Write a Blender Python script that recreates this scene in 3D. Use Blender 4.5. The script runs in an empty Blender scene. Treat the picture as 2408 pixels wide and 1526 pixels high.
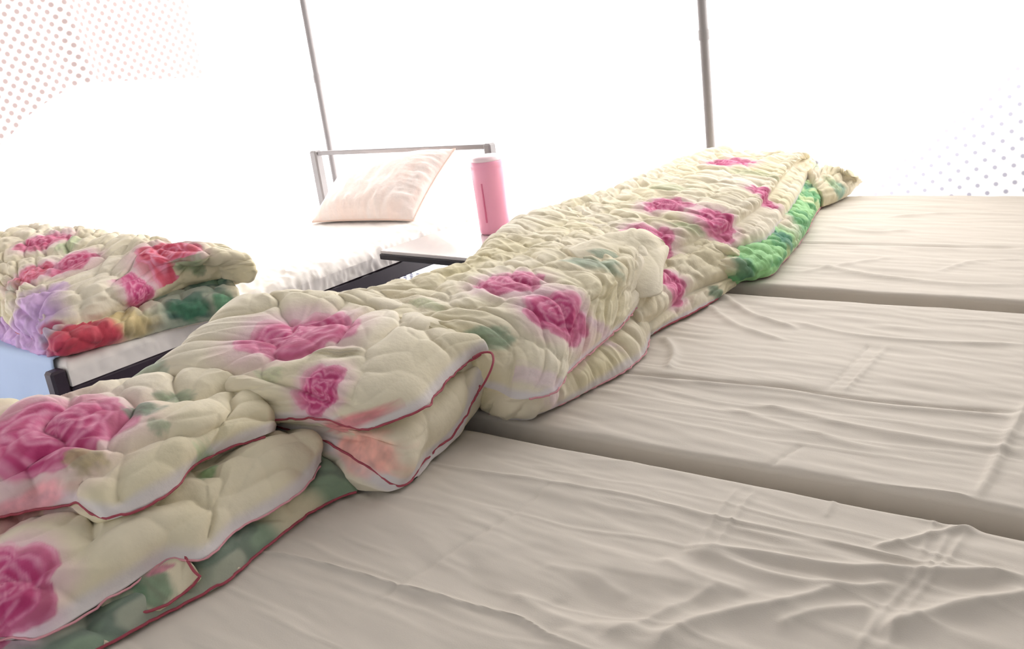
import bpy, math
import numpy as np
from mathutils import Matrix, Vector

scene = bpy.context.scene
col = scene.collection

# ------------------------------------------------------------------ camera
ZB = 0.47                      # height of the bed tops above the floor
HC = 0.75                      # camera above the bed tops
FPX = 2200.0                   # focal length in pixels of the 2408 px frame
_dn = np.array([928.0, 7021.0, FPX]); _dn /= np.linalg.norm(_dn)
_v1 = np.array([-2904.0, -283.0, FPX]); _v1 -= _dn * (_v1 @ _dn); _v1 /= np.linalg.norm(_v1)
_X = -_v1; _Z = -_dn; _Y = np.cross(_Z, _X)
ROT = np.array([_X, _Y, _Z])   # camera (x right, y down, z forward) to world
CAMPOS = np.array([0.0, 0.0, ZB + HC])

cam_data = bpy.data.cameras.new('camera')
cam_data.sensor_width = 36.0
cam_data.lens = FPX / 2408.0 * 36.0
cam_data.clip_start = 0.02
cam = bpy.data.objects.new('camera', cam_data)
col.objects.link(cam)
m3 = np.stack([ROT @ np.array([1, 0, 0.]), ROT @ np.array([0, -1., 0]), ROT @ np.array([0, 0, -1.])], axis=1)
mw = Matrix.Identity(4)
for i in range(3):
    for j in range(3):
        mw[i][j] = m3[i, j]
    mw[i][3] = CAMPOS[i]
cam.matrix_world = mw
scene.camera = cam

# ------------------------------------------------------------------ sky, sun, exposure
world = bpy.data.worlds.new('hazy_sky')
scene.world = world
world.use_nodes = True
bg = world.node_tree.nodes['Background']
bg.inputs['Color'].default_value = (0.86, 0.93, 1.0, 1)
bg.inputs['Strength'].default_value = 3.2

sun_data = bpy.data.lights.new('sun_offscreen', 'SUN')
sun_data.energy = 48.0
sun_data.angle = math.radians(14)
sun_data.color = (1.0, 0.985, 0.955)
sun = bpy.data.objects.new('sun_offscreen', sun_data)
col.objects.link(sun)
sun_to = Vector((-0.62, 0.62, 0.48)).normalized()      # towards the sun
sun.rotation_euler = sun_to.to_track_quat('Z', 'Y').to_euler()
sun.location = (-4, 8, 6)

scene.view_settings.view_transform = 'Standard'
scene.view_settings.look = 'None'
scene.view_settings.exposure = -0.5
scene.view_settings.gamma = 1.0
scene.view_settings.use_curve_mapping = False


# ------------------------------------------------------------------ helpers
def at(px, py, z, dx=0.0, dz=0.0, dy=0.0):
    """point on the horizontal plane z (above the bed tops) seen at a photo pixel"""
    r = ROT @ np.array([px - 1204.0, py - 763.0, FPX])
    t = (z - HC) / r[2]
    return np.array([r[0] * t + dx, r[1] * t + dy, ZB + z + dz])


def project(P):
    c = (P - CAMPOS) @ ROT
    return 1204 + FPX * c[..., 0] / c[..., 2], 763 + FPX * c[..., 1] / c[..., 2], c[..., 2]


def lin(rgb):
    c = np.asarray(rgb, float) / 255.0
    return np.where(c <= 0.04045, c / 12.92, ((c + 0.055) / 1.055) ** 2.4)


def _hash(ix, iy, seed):
    n = (ix.astype(np.int64) * 374761393 + iy.astype(np.int64) * 668265263 + seed * 982451653) & 0xffffffff
    n = ((n ^ (n >> 13)) * 1274126177) & 0xffffffff
    n = (n ^ (n >> 16)) & 0xffffffff
    return n / 4294967295.0


def vnoise(x, y, seed=0):
    ix = np.floor(x); iy = np.floor(y)
    fx = x - ix; fy = y - iy
    fx = fx * fx * fx * (fx * (fx * 6 - 15) + 10); fy = fy * fy * fy * (fy * (fy * 6 - 15) + 10)
    a = _hash(ix, iy, seed); b = _hash(ix + 1, iy, seed)
    c = _hash(ix, iy + 1, seed); d = _hash(ix + 1, iy + 1, seed)
    return (a * (1 - fx) + b * fx) * (1 - fy) + (c * (1 - fx) + d * fx) * fy * 1.0


def fbm(x, y, seed=0, oct=3):
    s = 0; a = 0.5; t = 0
    for o in range(oct):
        s = s + a * vnoise(x * 2 ** o, y * 2 ** o, seed + o * 17); t += a; a *= 0.5
    return s / t


def cells(x, y, seed=0, jit=0.8):
    """distance to nearest cell border, 0 at the seams"""
    ix = np.floor(x); iy = np.floor(y)
    f1 = np.full(x.shape, 9.0); f2 = np.full(x.shape, 9.0)
    for dx in (-1, 0, 1):
        for dy in (-1, 0, 1):
            cx = ix + dx; cy = iy + dy
            px_ = cx + 0.5 + jit * (_hash(cx, cy, seed) - 0.5)
            py_ = cy + 0.5 + jit * (_hash(cx, cy, seed + 7) - 0.5)
            d = np.hypot(x - px_, y - py_)
            f2 = np.where(d < f1, f1, np.minimum(f2, d)); f1 = np.minimum(f1, d)
    return f2 - f1


def sstep(a, b, x):
    t = np.clip((x - a) / (b - a), 0, 1)
    return t * t * (3 - 2 * t)


def crspline(Q, N):
    """chord length Catmull-Rom through Q (k,3), N samples"""
    Q = np.asarray(Q, float)
    if len(Q) == 2:
        t = np.linspace(0, 1, N)[:, None]
        return Q[0] * (1 - t) + Q[1] * t
    h = np.linalg.norm(np.diff(Q, axis=0), axis=1) + 1e-9
    s = np.concatenate([[0], np.cumsum(h)])
    dl = np.diff(Q, axis=0) / h[:, None]
    m = np.empty_like(Q)
    m[0] = dl[0]; m[-1] = dl[-1]
    m[1:-1] = (dl[:-1] * h[1:, None] + dl[1:] * h[:-1, None]) / (h[:-1] + h[1:])[:, None]
    x = np.linspace(0, s[-1], N)
    k = np.clip(np.searchsorted(s, x, 'right') - 1, 0, len(h) - 1)
    t = ((x - s[k]) / h[k])[:, None]; hh = h[k][:, None]
    return ((2 * t**3 - 3 * t**2 + 1) * Q[k] + (t**3 - 2 * t**2 + t) * hh * m[k]
            + (-2 * t**3 + 3 * t**2) * Q[k + 1] + (t**3 - t**2) * hh * m[k + 1])


def link(name, me, mat=None, parent=None):
    o = bpy.data.objects.new(name, me)
    col.objects.link(o)
    if mat is not None and me is not None:
        me.materials.append(mat)
    if parent is not None:
        o.parent = parent
    return o


def tag(o, label, cat, group=None):
    o['label'] = label; o['category'] = cat
    if group:
        o['group'] = group
    return o


def empty(name, loc=(0, 0, 0), rz=0.0):
    o = bpy.data.objects.new(name, None)
    col.objects.link(o)
    o.location = loc; o.rotation_euler = (0, 0, rz)
    o.empty_display_size = 0.05
    return o


def mesh_np(name, V, F, smooth=True, colors=None):
    """V (n,3), F (m,4) quads"""
    V = np.ascontiguousarray(V, dtype=np.float32); F = np.ascontiguousarray(F, dtype=np.int32)
    me = bpy.data.meshes.new(name)
    me.vertices.add(len(V)); me.vertices.foreach_set('co', V.ravel())
    me.loops.add(F.size); me.loops.foreach_set('vertex_index', F.ravel())
    me.polygons.add(len(F))
    me.polygons.foreach_set('loop_start', np.arange(0, F.size, F.shape[1], dtype=np.int32))
    me.polygons.foreach_set('loop_total', np.full(len(F), F.shape[1], dtype=np.int32))
    me.polygons.foreach_set('use_smooth', np.full(len(F), smooth, dtype=bool))
    me.update(calc_edges=True)
    me.validate()
    if colors is not None:
        ca = me.color_attributes.new('print', 'FLOAT_COLOR', 'POINT')
        c4 = np.ones((len(V), 4), dtype=np.float32); c4[:, :3] = colors
        ca.data.foreach_set('color', c4.ravel())
    return me


def grid_faces(n, m, wrap_m=False, flip=False):
    i = np.arange(n - 1)[:, None]; mm = m if wrap_m else m - 1
    j = np.arange(mm)[None, :]
    j2 = (j + 1) % m
    a = i * m + j; b = i * m + j2; c = (i + 1) * m + j2; d = (i + 1) * m + j
    F = np.stack([a, b, c, d], -1).reshape(-1, 4)
    return F[:, ::-1] if flip else F


class MB:
    """collects simple shapes into one mesh"""
    def __init__(self):
        self.v = []; self.f = []

    def add(self, V, F):
        o = len(self.v)
        self.v += [tuple(map(float, p)) for p in V]
        self.f += [tuple(int(k) + o for k in f) for f in F]
        return self

    def box(self, lo, hi, bev=0.003):
        lo = np.array(lo, float); hi = np.array(hi, float)
        b = min(bev, 0.45 * (hi - lo).min())
        ids = {}; V = []
        for ax in range(3):
            for s in range(8):
                sg = [(s >> k) & 1 for k in range(3)]
                p = [(lo[k] + (0 if k == ax else b)) if not sg[k] else (hi[k] - (0 if k == ax else b)) for k in range(3)]
                ids[(ax, *sg)] = len(V); V.append(p)
        F = []
        for ax in range(3):
            o1, o2 = [k for k in range(3) if k != ax]
            for s in (0, 1):
                q = []
                for (a, c) in ((0, 0), (1, 0), (1, 1), (0, 1)):
                    sg = [0, 0, 0]; sg[ax] = s; sg[o1] = a; sg[o2] = c
                    q.append(ids[(ax, *sg)])
                n = np.cross(np.array(V[q[1]]) - V[q[0]], np.array(V[q[2]]) - V[q[0]])
                F.append(q if n[ax] * (1 if s else -1) > 0 else q[::-1])
        cen = (lo + hi) / 2
        def addf(q):
            pts = np.array([V[k] for k in q]); n = np.cross(pts[1] - pts[0], pts[2] - pts[0])
            F.append(q if n @ (pts.mean(0) - cen) > 0 else q[::-1])
        for a1 in range(3):
            for a2 in range(a1 + 1, 3):
                a3 = 3 - a1 - a2
                for s1 in (0, 1):
                    for s2 in (0, 1):
                        def k(ax, t):
                            sg = [0, 0, 0]; sg[a1] = s1; sg[a2] = s2; sg[a3] = t
                            return ids[(ax, *sg)]
                        addf([k(a1, 0), k(a2, 0), k(a2, 1), k(a1, 1)])
        for s in range(8):
            sg = [(s >> k) & 1 for k in range(3)]
            addf([ids[(0, *sg)], ids[(1, *sg)], ids[(2, *sg)]])
        return self.add(V, F)

    def tube(self, path, r, seg=10, cap=True):
        path = np.asarray(path, float); n = len(path)
        r = np.broadcast_to(np.asarray(r, float), (n,))
        t = np.gradient(path, axis=0); t /= np.linalg.norm(t, axis=1)[:, None] + 1e-12
        ref = np.array([0, 0, 1.0]) if abs(t[0, 2]) < 0.9 else np.array([1.0, 0, 0])
        V = []
        for i in range(n):
            u = np.cross(t[i], ref); u /= np.linalg.norm(u) + 1e-12
            w = np.cross(u, t[i]); ref = w
            for s in range(seg):
                a = 2 * math.pi * s / seg
                V.append(path[i] + r[i] * (math.cos(a) * u + math.sin(a) * w))
        F = [(i * seg + s, i * seg + (s + 1) % seg, (i + 1) * seg + (s + 1) % seg, (i + 1) * seg + s)
             for i in range(n - 1) for s in range(seg)]
        if cap:
            F.append(tuple(range(seg))[::-1]); F.append(tuple((n - 1) * seg + s for s in range(seg)))
        return self.add(V, F)

    def lathe(self, prof, c=(0, 0, 0), seg=40):
        V = []; n = len(prof)
        for (r, z) in prof:
            for s in range(seg):
                a = 2 * math.pi * s / seg
                V.append((c[0] + r * math.cos(a), c[1] + r * math.sin(a), c[2] + z))
        F = [(i * seg + s, i * seg + (s + 1) % seg, (i + 1) * seg + (s + 1) % seg, (i + 1) * seg + s)
             for i in range(n - 1) for s in range(seg)]
        F.append(tuple(range(seg))[::-1]); F.append(tuple((n - 1) * seg + s for s in range(seg)))
        return self.add(V, F)

    def build(self, name, mat, parent=None, smooth=False):
        me = bpy.data.meshes.new(name)
        me.from_pydata(self.v, [], self.f)
        me.update()
        if smooth:
            me.polygons.foreach_set('use_smooth', np.ones(len(me.polygons), dtype=bool))
            me.set_sharp_from_angle(angle=math.radians(45))
        return link(name, me, mat, parent)


# ------------------------------------------------------------------ materials
def mat_new(name):
    m = bpy.data.materials.new(name); m.use_nodes = True
    return m, m.node_tree, m.node_tree.nodes, m.node_tree.links, m.node_tree.nodes['Principled BSDF']


def mat_plain(name, rgb, rough=0.6, metal=0.0, var=0.06, nscale=14.0, bump=0.0, bscale=300.0, coat=0.0):
    m, t, n, l, p = mat_new(name)
    c = lin(rgb)
    tc = n.new('ShaderNodeTexCoord')
    no = n.new('ShaderNodeTexNoise'); no.inputs['Scale'].default_value = nscale; no.inputs['Detail'].default_value = 4
    l.new(tc.outputs['Object'], no.inputs['Vector'])
    ra = n.new('ShaderNodeMix'); ra.data_type = 'RGBA'
    ra.inputs[6].default_value = (*(c * (1 - var)), 1); ra.inputs[7].default_value = (*np.minimum(c * (1 + var), 1), 1)
    l.new(no.outputs['Fac'], ra.inputs[0]); l.new(ra.outputs[2], p.inputs['Base Color'])
    p.inputs['Roughness'].default_value = rough; p.inputs['Metallic'].default_value = metal
    p.inputs['Coat Weight'].default_value = coat
    if bump:
        nb = n.new('ShaderNodeTexNoise'); nb.inputs['Scale'].default_value = bscale
        l.new(tc.outputs['Object'], nb.inputs['Vector'])
        bu = n.new('ShaderNodeBump'); bu.inputs['Strength'].default_value = bump; bu.inputs['Distance'].default_value = 0.002
        l.new(nb.outputs['Fac'], bu.inputs['Height']); l.new(bu.outputs['Normal'], p.inputs['Normal'])
    return m


def mat_print(name, rough=0.8):
    """fabric whose printed pattern is stored on the cloth"""
    m, t, n, l, p = mat_new(name)
    a = n.new('ShaderNodeVertexColor'); a.layer_name = 'print'
    tc = n.new('ShaderNodeTexCoord')
    no = n.new('ShaderNodeTexNoise'); no.inputs['Scale'].default_value = 40; no.inputs['Detail'].default_value = 5
    l.new(tc.outputs['Object'], no.inputs['Vector'])
    mr = n.new('ShaderNodeMapRange'); mr.inputs[3].default_value = 0.93; mr.inputs[4].default_value = 1.07
    l.new(no.outputs['Fac'], mr.inputs[0])
    mx = n.new('ShaderNodeMix'); mx.data_type = 'RGBA'; mx.blend_type = 'MULTIPLY'; mx.inputs[0].default_value = 1
    l.new(a.outputs['Color'], mx.inputs[6]); l.new(mr.outputs[0], mx.inputs[7])
    l.new(mx.outputs[2], p.inputs['Base Color'])
    p.inputs['Roughness'].default_value = rough
    p.inputs['Sheen Weight'].default_value = 0.15; p.inputs['Sheen Roughness'].default_value = 0.5
    nb = n.new('ShaderNodeTexNoise'); nb.inputs['Scale'].default_value = 90; nb.inputs['Detail'].default_value = 3
    l.new(tc.outputs['Object'], nb.inputs['Vector'])
    bu = n.new('ShaderNodeBump'); bu.inputs['Strength'].default_value = 0.25; bu.inputs['Distance'].default_value = 0.004
    l.new(nb.outputs['Fac'], bu.inputs['Height']); l.new(bu.outputs['Normal'], p.inputs['Normal'])
    return m


def mat_dots(name, base, dot, pitch, radius, axes=(0, 2), rot=40.0, trans=0.55, dens=1.0):
    """thin dotted tent cloth: reflects a little, lets daylight through"""
    m, t, n, l, p = mat_new(name)
    n.remove(p)
    out = n['Material Output']
    tc = n.new('ShaderNodeTexCoord')
    sp = n.new('ShaderNodeSeparateXYZ'); l.new(tc.outputs['Object'], sp.inputs[0])
    cb = n.new('ShaderNodeCombineXYZ')
    l.new(sp.outputs[axes[0]], cb.inputs[0]); l.new(sp.outputs[axes[1]], cb.inputs[1])
    mp = n.new('ShaderNodeMapping'); mp.inputs['Rotation'].default_value = (0, 0, math.radians(rot))
    mp.inputs['Scale'].default_value = (1 / pitch, 1 / pitch, 1)
    l.new(cb.outputs[0], mp.inputs['Vector'])
    fr = n.new('ShaderNodeVectorMath'); fr.operation = 'FRACTION'; l.new(mp.outputs[0], fr.inputs[0])
    sb = n.new('ShaderNodeVectorMath'); sb.operation = 'SUBTRACT'; sb.inputs[1].default_value = (0.5, 0.5, 0)
    l.new(fr.outputs[0], sb.inputs[0])
    s2 = n.new('ShaderNodeVectorMath'); s2.operation = 'MULTIPLY'; s2.inputs[1].default_value = (1, 1, 0)
    l.new(sb.outputs[0], s2.inputs[0])
    ln = n.new('ShaderNodeVectorMath'); ln.operation = 'LENGTH'; l.new(s2.outputs[0], ln.inputs[0])
    mr = n.new('ShaderNodeMapRange'); mr.interpolation_type = 'SMOOTHSTEP'
    mr.inputs[1].default_value = radius - 0.09; mr.inputs[2].default_value = radius + 0.09
    l.new(ln.outputs['Value'], mr.inputs[0])
    mx = n.new('ShaderNodeMix'); mx.data_type = 'RGBA'
    mx.inputs[6].default_value = (*lin(dot), 1); mx.inputs[7].default_value = (*lin(base), 1)
    l.new(mr.outputs[0], mx.inputs[0])
    di = n.new('ShaderNodeBsdfDiffuse'); tr = n.new('ShaderNodeBsdfTranslucent')
    l.new(mx.outputs[2], di.inputs['Color'])
    dk = n.new('ShaderNodeMix'); dk.data_type = 'RGBA'; dk.blend_type = 'MULTIPLY'; dk.inputs[0].default_value = 1
    dk.inputs[7].default_value = (dens, dens, dens, 1)
    l.new(mx.outputs[2], dk.inputs[6]); l.new(dk.outputs[2], tr.inputs['Color'])
    ms = n.new('ShaderNodeMixShader'); ms.inputs[0].default_value = trans
    l.new(di.outputs[0], ms.inputs[1]); l.new(tr.outputs[0], ms.inputs[2])
    l.new(ms.outputs[0], out.inputs['Surface'])
    return m


M_sheet = mat_plain('beige_sheet_cotton', (213, 204, 191), 0.72, var=0.03, nscale=6, bump=0.12, bscale=500)
M_cot_sheet = mat_plain('white_sheet_cotton', (236, 230, 224), 0.75, var=0.02, nscale=6, bump=0.1, bscale=500)
M_blue = mat_plain('hanging_sheet_pale_blue', (186, 206, 236), 0.75, var=0.03)
M_core = mat_plain('mattress_ticking', (190, 184, 178), 0.85, bump=0.1)
M_dark = mat_plain('dark_painted_steel', (52, 40, 52), 0.42, var=0.12, nscale=9)
M_pole = mat_plain('grey_pole_steel', (142, 138, 138), 0.45, var=0.1)
M_table = mat_plain('glossy_table_board', (206, 200, 198), 0.12, var=0.02, coat=0.6)
M_edge = mat_plain('black_table_edging', (44, 42, 48), 0.4)
M_leg = mat_plain('slate_table_leg', (92, 92, 110), 0.45)
M_pink = mat_plain('pink_flask_plastic', (250, 170, 196), 0.32, var=0.04)
M_lid = mat_plain('pale_pink_lid_plastic', (248, 222, 228), 0.3, var=0.02)
M_gauge = mat_plain('dusky_pink_strip', (222, 112, 148), 0.4)
M_piping = mat_plain('red_piping_cord', (164, 70, 84), 0.7, var=0.15, nscale=60)
M_piping_pale = mat_plain('faded_pink_piping_cord', (214, 150, 158), 0.7, var=0.15, nscale=60)
M_quilt = mat_print('rose_printed_quilt_cotton')
M_pillow = mat_print('pillowcase_cotton')
M_floor = mat_dots('dotted_ground_sheet', (188, 188, 202), (40, 42, 66), 0.036, 0.30, axes=(0, 1), rot=45, trans=0.0)
M_back = mat_dots('dotted_tent_wall_cloth', (244, 242, 242), (160, 158, 172), 0.0425, 0.20, axes=(0, 2), rot=40)
M_left = mat_dots('dotted_side_wall_cloth', (244, 242, 242), (160, 158, 172), 0.05, 0.22, axes=(1, 2), rot=38)
M_lining = mat_dots('dotted_lining_cloth', (240, 230, 226), (176, 160, 158), 0.043, 0.29, axes=(1, 2), rot=38, trans=0.5, dens=0.45)
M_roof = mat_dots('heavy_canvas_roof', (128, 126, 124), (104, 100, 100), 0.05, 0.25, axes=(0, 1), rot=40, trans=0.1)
M_near = mat_dots('plain_tent_wall_cloth', (238, 238, 240), (176, 174, 182), 0.05, 0.2, axes=(0, 2), rot=40, trans=0.5)
M_ground = mat_plain('pale_sand', (190, 186, 178), 0.95, var=0.12, nscale=3)


# ------------------------------------------------------------------ the tent
def struct(o):
    o['kind'] = 'structure'
    return o


XL, XR, YB, YN, ZT = -5.05, 2.4, 3.68, -1.6, 2.5


def cloth_wall(name, P0, P1, z0, z1, mat, amp=0.02, seed=1, nx=120, nz=60):
    P0 = np.array(P0, float); P1 = np.array(P1, float)
    L = np.linalg.norm(P1 - P0)
    d = (P1 - P0) / L; nrm = np.array([-d[1], d[0]])
    s = np.linspace(0, L, nx)[:, None]; z = np.linspace(z0, z1, nz)[None, :]
    w = amp * (fbm(s * 1.1 + 0 * z, z * 0.6 + 0 * s, seed, 3) - 0.5) * 2
    V = np.stack([P0[0] + d[0] * s + nrm[0] * w, P0[1] + d[1] * s + nrm[1] * w, z + 0 * s], -1).reshape(-1, 3)
    return struct(link(name, mesh_np(name, V, grid_faces(nx, nz)), mat))


cloth_wall('wall_back', (XL, YB), (XR, YB), 0.0, ZT, M_back, 0.025, 3)
cloth_wall('wall_left', (XL, YN), (XL, YB), 0.0, ZT, M_left, 0.025, 5)
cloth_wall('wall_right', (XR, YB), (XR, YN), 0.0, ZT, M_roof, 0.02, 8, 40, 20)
cloth_wall('wall_near', (XR, YN), (XL, YN), 0.0, ZT, M_near, 0.02, 9, 40, 20)
n1, n2 = 40, 40
gx, gy = np.meshgrid(np.linspace(XL - .05, XR + .05, n1), np.linspace(YN - .05, YB + .05, n2), indexing='ij')
gz = ZT + 0.55 * (1 - np.abs((gx - (XL + XR) / 2) / ((XR - XL) / 2 + .05)))
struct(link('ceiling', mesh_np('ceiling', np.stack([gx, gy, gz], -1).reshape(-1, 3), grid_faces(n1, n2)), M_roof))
for k, yy in enumerate((YN, YB)):
    b = MB(); xm = (XL + XR) / 2
    b.add([(XL, yy, ZT), (XR, yy, ZT), (xm, yy, ZT + .55)], [(0, 1, 2)])
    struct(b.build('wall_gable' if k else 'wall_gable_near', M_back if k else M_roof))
b = MB(); b.box((XL, YN, -0.03), (XR, YB, 0.0), 0.001)
struct(b.build('floor', M_floor))
b = MB(); b.box((-40, -40, -0.12), (40, 40, -0.035), 0.001)
struct(b.build('ground', M_ground))

# added, unseen tent-shaped block outside, put there to shade part of the back wall
nb = MB()
nxl, nxm, nxr, ny0, ny1 = -2.85, 0.0, 3.0, 5.25, 9.0
nb.add([(nxl, ny0, -.034), (nxr, ny0, -.034), (nxr, ny0, 1.57), (nxm, ny0, 3.9), (nxl, ny0, 1.57),
        (nxl, ny1, -.034), (nxr, ny1, -.034), (nxr, ny1, 1.57), (nxm, ny1, 3.9), (nxl, ny1, 1.57)],
       [(0, 1, 2, 3, 4), (9, 8, 7, 6, 5), (0, 4, 9, 5), (4, 3, 8, 9), (3, 2, 7, 8), (2, 1, 6, 7)])
struct(nb.build('added_sun_blocker', mat_plain('sun_blocker_white', (220, 216, 208), 0.9)))

# ------------------------------------------------------------------ the three joined beds
bed_x = (-1.80, 0.50)
S1lo = at(1745, 1130, 0)[1]; S1hi = at(1777, 1088, 0)[1]
S2lo = at(2080, 711, 0)[1]; S2hi = at(2080, 686, 0)[1]
Y3 = 3.55


def seg_dist(x, y, poly):
    """distance to a polyline on the bed and the running fraction along it"""
    best = np.full(x.shape, 9.0); frac = np.zeros(x.shape)
    h = np.linalg.norm(np.diff(poly, axis=0), axis=1); tot = h.sum(); run = 0
    for k in range(len(poly) - 1):
        a = poly[k]; d = poly[k + 1] - a
        t = np.clip(((x - a[0]) * d[0] + (y - a[1]) * d[1]) / (d @ d), 0, 1)
        dd = np.hypot(x - a[0] - t * d[0], y - a[1] - t * d[1])
        m = dd < best
        best = np.where(m, dd, best); frac = np.where(m, (run + t * h[k]) / tot, frac)
        run += h[k]
    return best, frac


def crease(z, x, y, pts, height, width, taper=True):
    poly = np.array([at(p[0], p[1], 0)[:2] for p in pts])
    if len(poly) > 2:
        poly = crspline(np.c_[poly, np.zeros(len(poly))], 40)[:, :2]
    lo = poly.min(0) - width * 4; hi = poly.max(0) + width * 4
    m = (x > lo[0]) & (x < hi[0]) & (y > lo[1]) & (y < hi[1])
    if not m.any():
        return
    d, fr = seg_dist(x[m], y[m], poly)
    a = (height * 0.8) * (np.exp(-(d / width) ** 2) + 0.35 * np.exp(-(d / (width * 0.35)) ** 2))
    if taper:
        a *= np.clip(np.sin(np.pi * np.clip(fr, 0.0, 1)) * 3, 0, 1)
    z[m] += a


def make_bed(y0, y1, res, creases, seed, label, rump=None, waves=1.0):
    root = empty('bed', ((bed_x[0] + bed_x[1]) / 2, (y0 + y1) / 2, 0))
    ox, oy = root.location.x, root.location.y
    x0, x1 = bed_x
    nx = int((x1 - x0) / res); r = 0.013; drop = 0.13
    # cross profile along y: side, rounded edge, top, rounded edge, side
    ang = np.linspace(0, math.pi / 2, 7)
    ys = [np.full(6, y0), ]; zs = [np.linspace(-drop, -r * 1.05, 6)]
    ys.append(y0 + r - r * np.cos(ang)); zs.append(-r + r * np.sin(ang))
    yt = np.arange(y0 + r + res, y1 - r, res); ys.append(yt); zs.append(0 * yt)
    ys.append((y1 - r + r * np.cos(ang))[::-1]); zs.append((-r + r * np.sin(ang))[::-1])
    ys.append(np.full(6, y1)); zs.append(np.linspace(-drop, -r * 1.05, 6)[::-1])
    yy = np.concatenate(ys); zz = np.concatenate(zs)
    xx = np.linspace(x0, x1, nx)
    X, Y = np.meshgrid(xx, yy, indexing='ij'); Z = np.broadcast_to(zz, X.shape).copy()
    D = np.zeros(X.shape)
    # soft undulation running along the bed and fine cloth ripples
    D += waves * 0.0045 * (fbm(X * 2.2 + seed, Y * 13, seed, 3) - 0.5) * 2
    D += waves * 0.0018 * (fbm(X * 7, Y * 40 + X * 6, seed + 3, 2) - 0.5) * 2
    rg = 1 - np.abs(fbm(X * 1.6 + 5, Y * 22 + 2.5 * fbm(X * 2, Y * 3, seed + 8), seed + 6, 2) * 2 - 1) * 2
    D += waves * 0.0036 * np.clip(rg - 0.45, 0, 1) * sstep(0.35, 0.65, fbm(X * 2.5, Y * 5, seed + 9, 2))
    for c in creases:
        crease(D, X, Y, *c)
    if rump:
        for (px, py, rad, hgt) in rump:
            c = at(px, py, 0)
            w = np.exp(-(((X - c[0]) / rad) ** 2 + ((Y - c[1]) / (rad * 0.6)) ** 2))
            n_ = fbm(X * 6 + 3 + 3 * fbm(X * 5, Y * 5, seed), Y * 11 + X * 3, seed + 11, 2)
            D += w * hgt * (n_ - 0.5) * 2
    lip = sstep(-drop, -0.005, Z)
    Ye = Y.copy()
    edge = 0.004 * (fbm(X * 5, 0 * X + seed, seed + 5, 3) - 0.5) * 2
    Ye += np.where(Y <= y0 + r, edge, 0) + np.where(Y >= y1 - r, edge, 0)
    Z = Z + (D - 0.002) * lip
    V = np.stack([X - ox, Ye - oy, Z + ZB], -1).reshape(-1, 3)
    sh = link('sheet', mesh_np('sheet', V, grid_faces(nx, len(yy), flip=True) [:, ::-1]), M_sheet, root)
    b = MB(); b.box((x0 + .01 - ox, y0 + .012 - oy, ZB - .15), (x1 - .01 - ox, y1 - .012 - oy, ZB - .024), 0.02)
    b.build('mattress', M_core, root)
    b = MB(); b.box((x0 + .03 - ox, y0 + .03 - oy, ZB - .21), (x1 - .03 - ox, y1 - .03 - oy, ZB - .151), 0.004)
    b.build('frame', M_dark, root)
    for sx in (x0 + .05, x1 - .09):
        for sy in (y0 + .04, y1 - .08):
            b = MB(); b.box((sx - ox, sy - oy, 0.0), (sx + .04 - ox, sy + .04 - oy, ZB - .2105), 0.004)
            b.build('leg', M_dark, root)
    tag(root, label, 'bed', 'beds joined in a row')
    return root


cr1 = [
    ([(960, 1070), (1025, 1088), (1288, 1135), (1464, 1163), (1683, 1216), (1902, 1263), (2152, 1322), (2440, 1375)], 0.004, 0.006),
    ([(560, 1290), (700, 1312), (900, 1367), (1088, 1417), (1226, 1454), (1300, 1500), (1420, 1545)], 0.0055, 0.006),
    ([(1310, 1125), (1182, 1220), (963, 1357), (830, 1450)], -0.003, 0.006),
    ([(1745, 1136), (1683, 1216), (1639, 1290)], 0.0024, 0.005),
    ([(1783, 1145), (1720, 1225), (1670, 1300)], 0.0024, 0.005),
    ([(1965, 1170), (1940, 1215)], 0.0022, 0.005),
    ([(2246, 1222), (2184, 1332), (2109, 1400), (2000, 1545)], 0.0026, 0.006),
    ([(2285, 1228), (2215, 1335), (2152, 1400), (2070, 1545)], 0.0026, 0.006),
    ([(2200, 1215), (2160, 1320)], 0.002, 0.005),
    ([(1610, 1275), (1645, 1285), (1777, 1305), (1965, 1335), (2152, 1348), (2440, 1360)], 0.011, 0.016),
    ([(1600, 1290), (1651, 1301), (1839, 1362), (1996, 1384), (2130, 1372)], 0.009, 0.017),
    ([(1530, 1540), (1557, 1508), (1651, 1457), (1839, 1422), (1996, 1384)], 0.009, 0.018),
    ([(2060, 1490), (2120, 1468), (2215, 1435), (2450, 1398)], 0.011, 0.02),
    ([(2040, 1290), (2110, 1278), (2246, 1245), (2350, 1228)], 0.006, 0.009),
    ([(1400, 1500), (1560, 1440), (1700, 1375)], 0.0045, 0.016),
    ([(1200, 1390), (1290, 1440), (1400, 1480)], 0.004, 0.016),
    ([(1270, 1325), (1390, 1350), (1480, 1400)], 0.0035, 0.016),
    ([(1550, 1310), (1620, 1350), (1760, 1400)], 0.0045, 0.016),
    ([(1820, 1470), (1930, 1440), (2060, 1430)], 0.006, 0.016),
]
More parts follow.
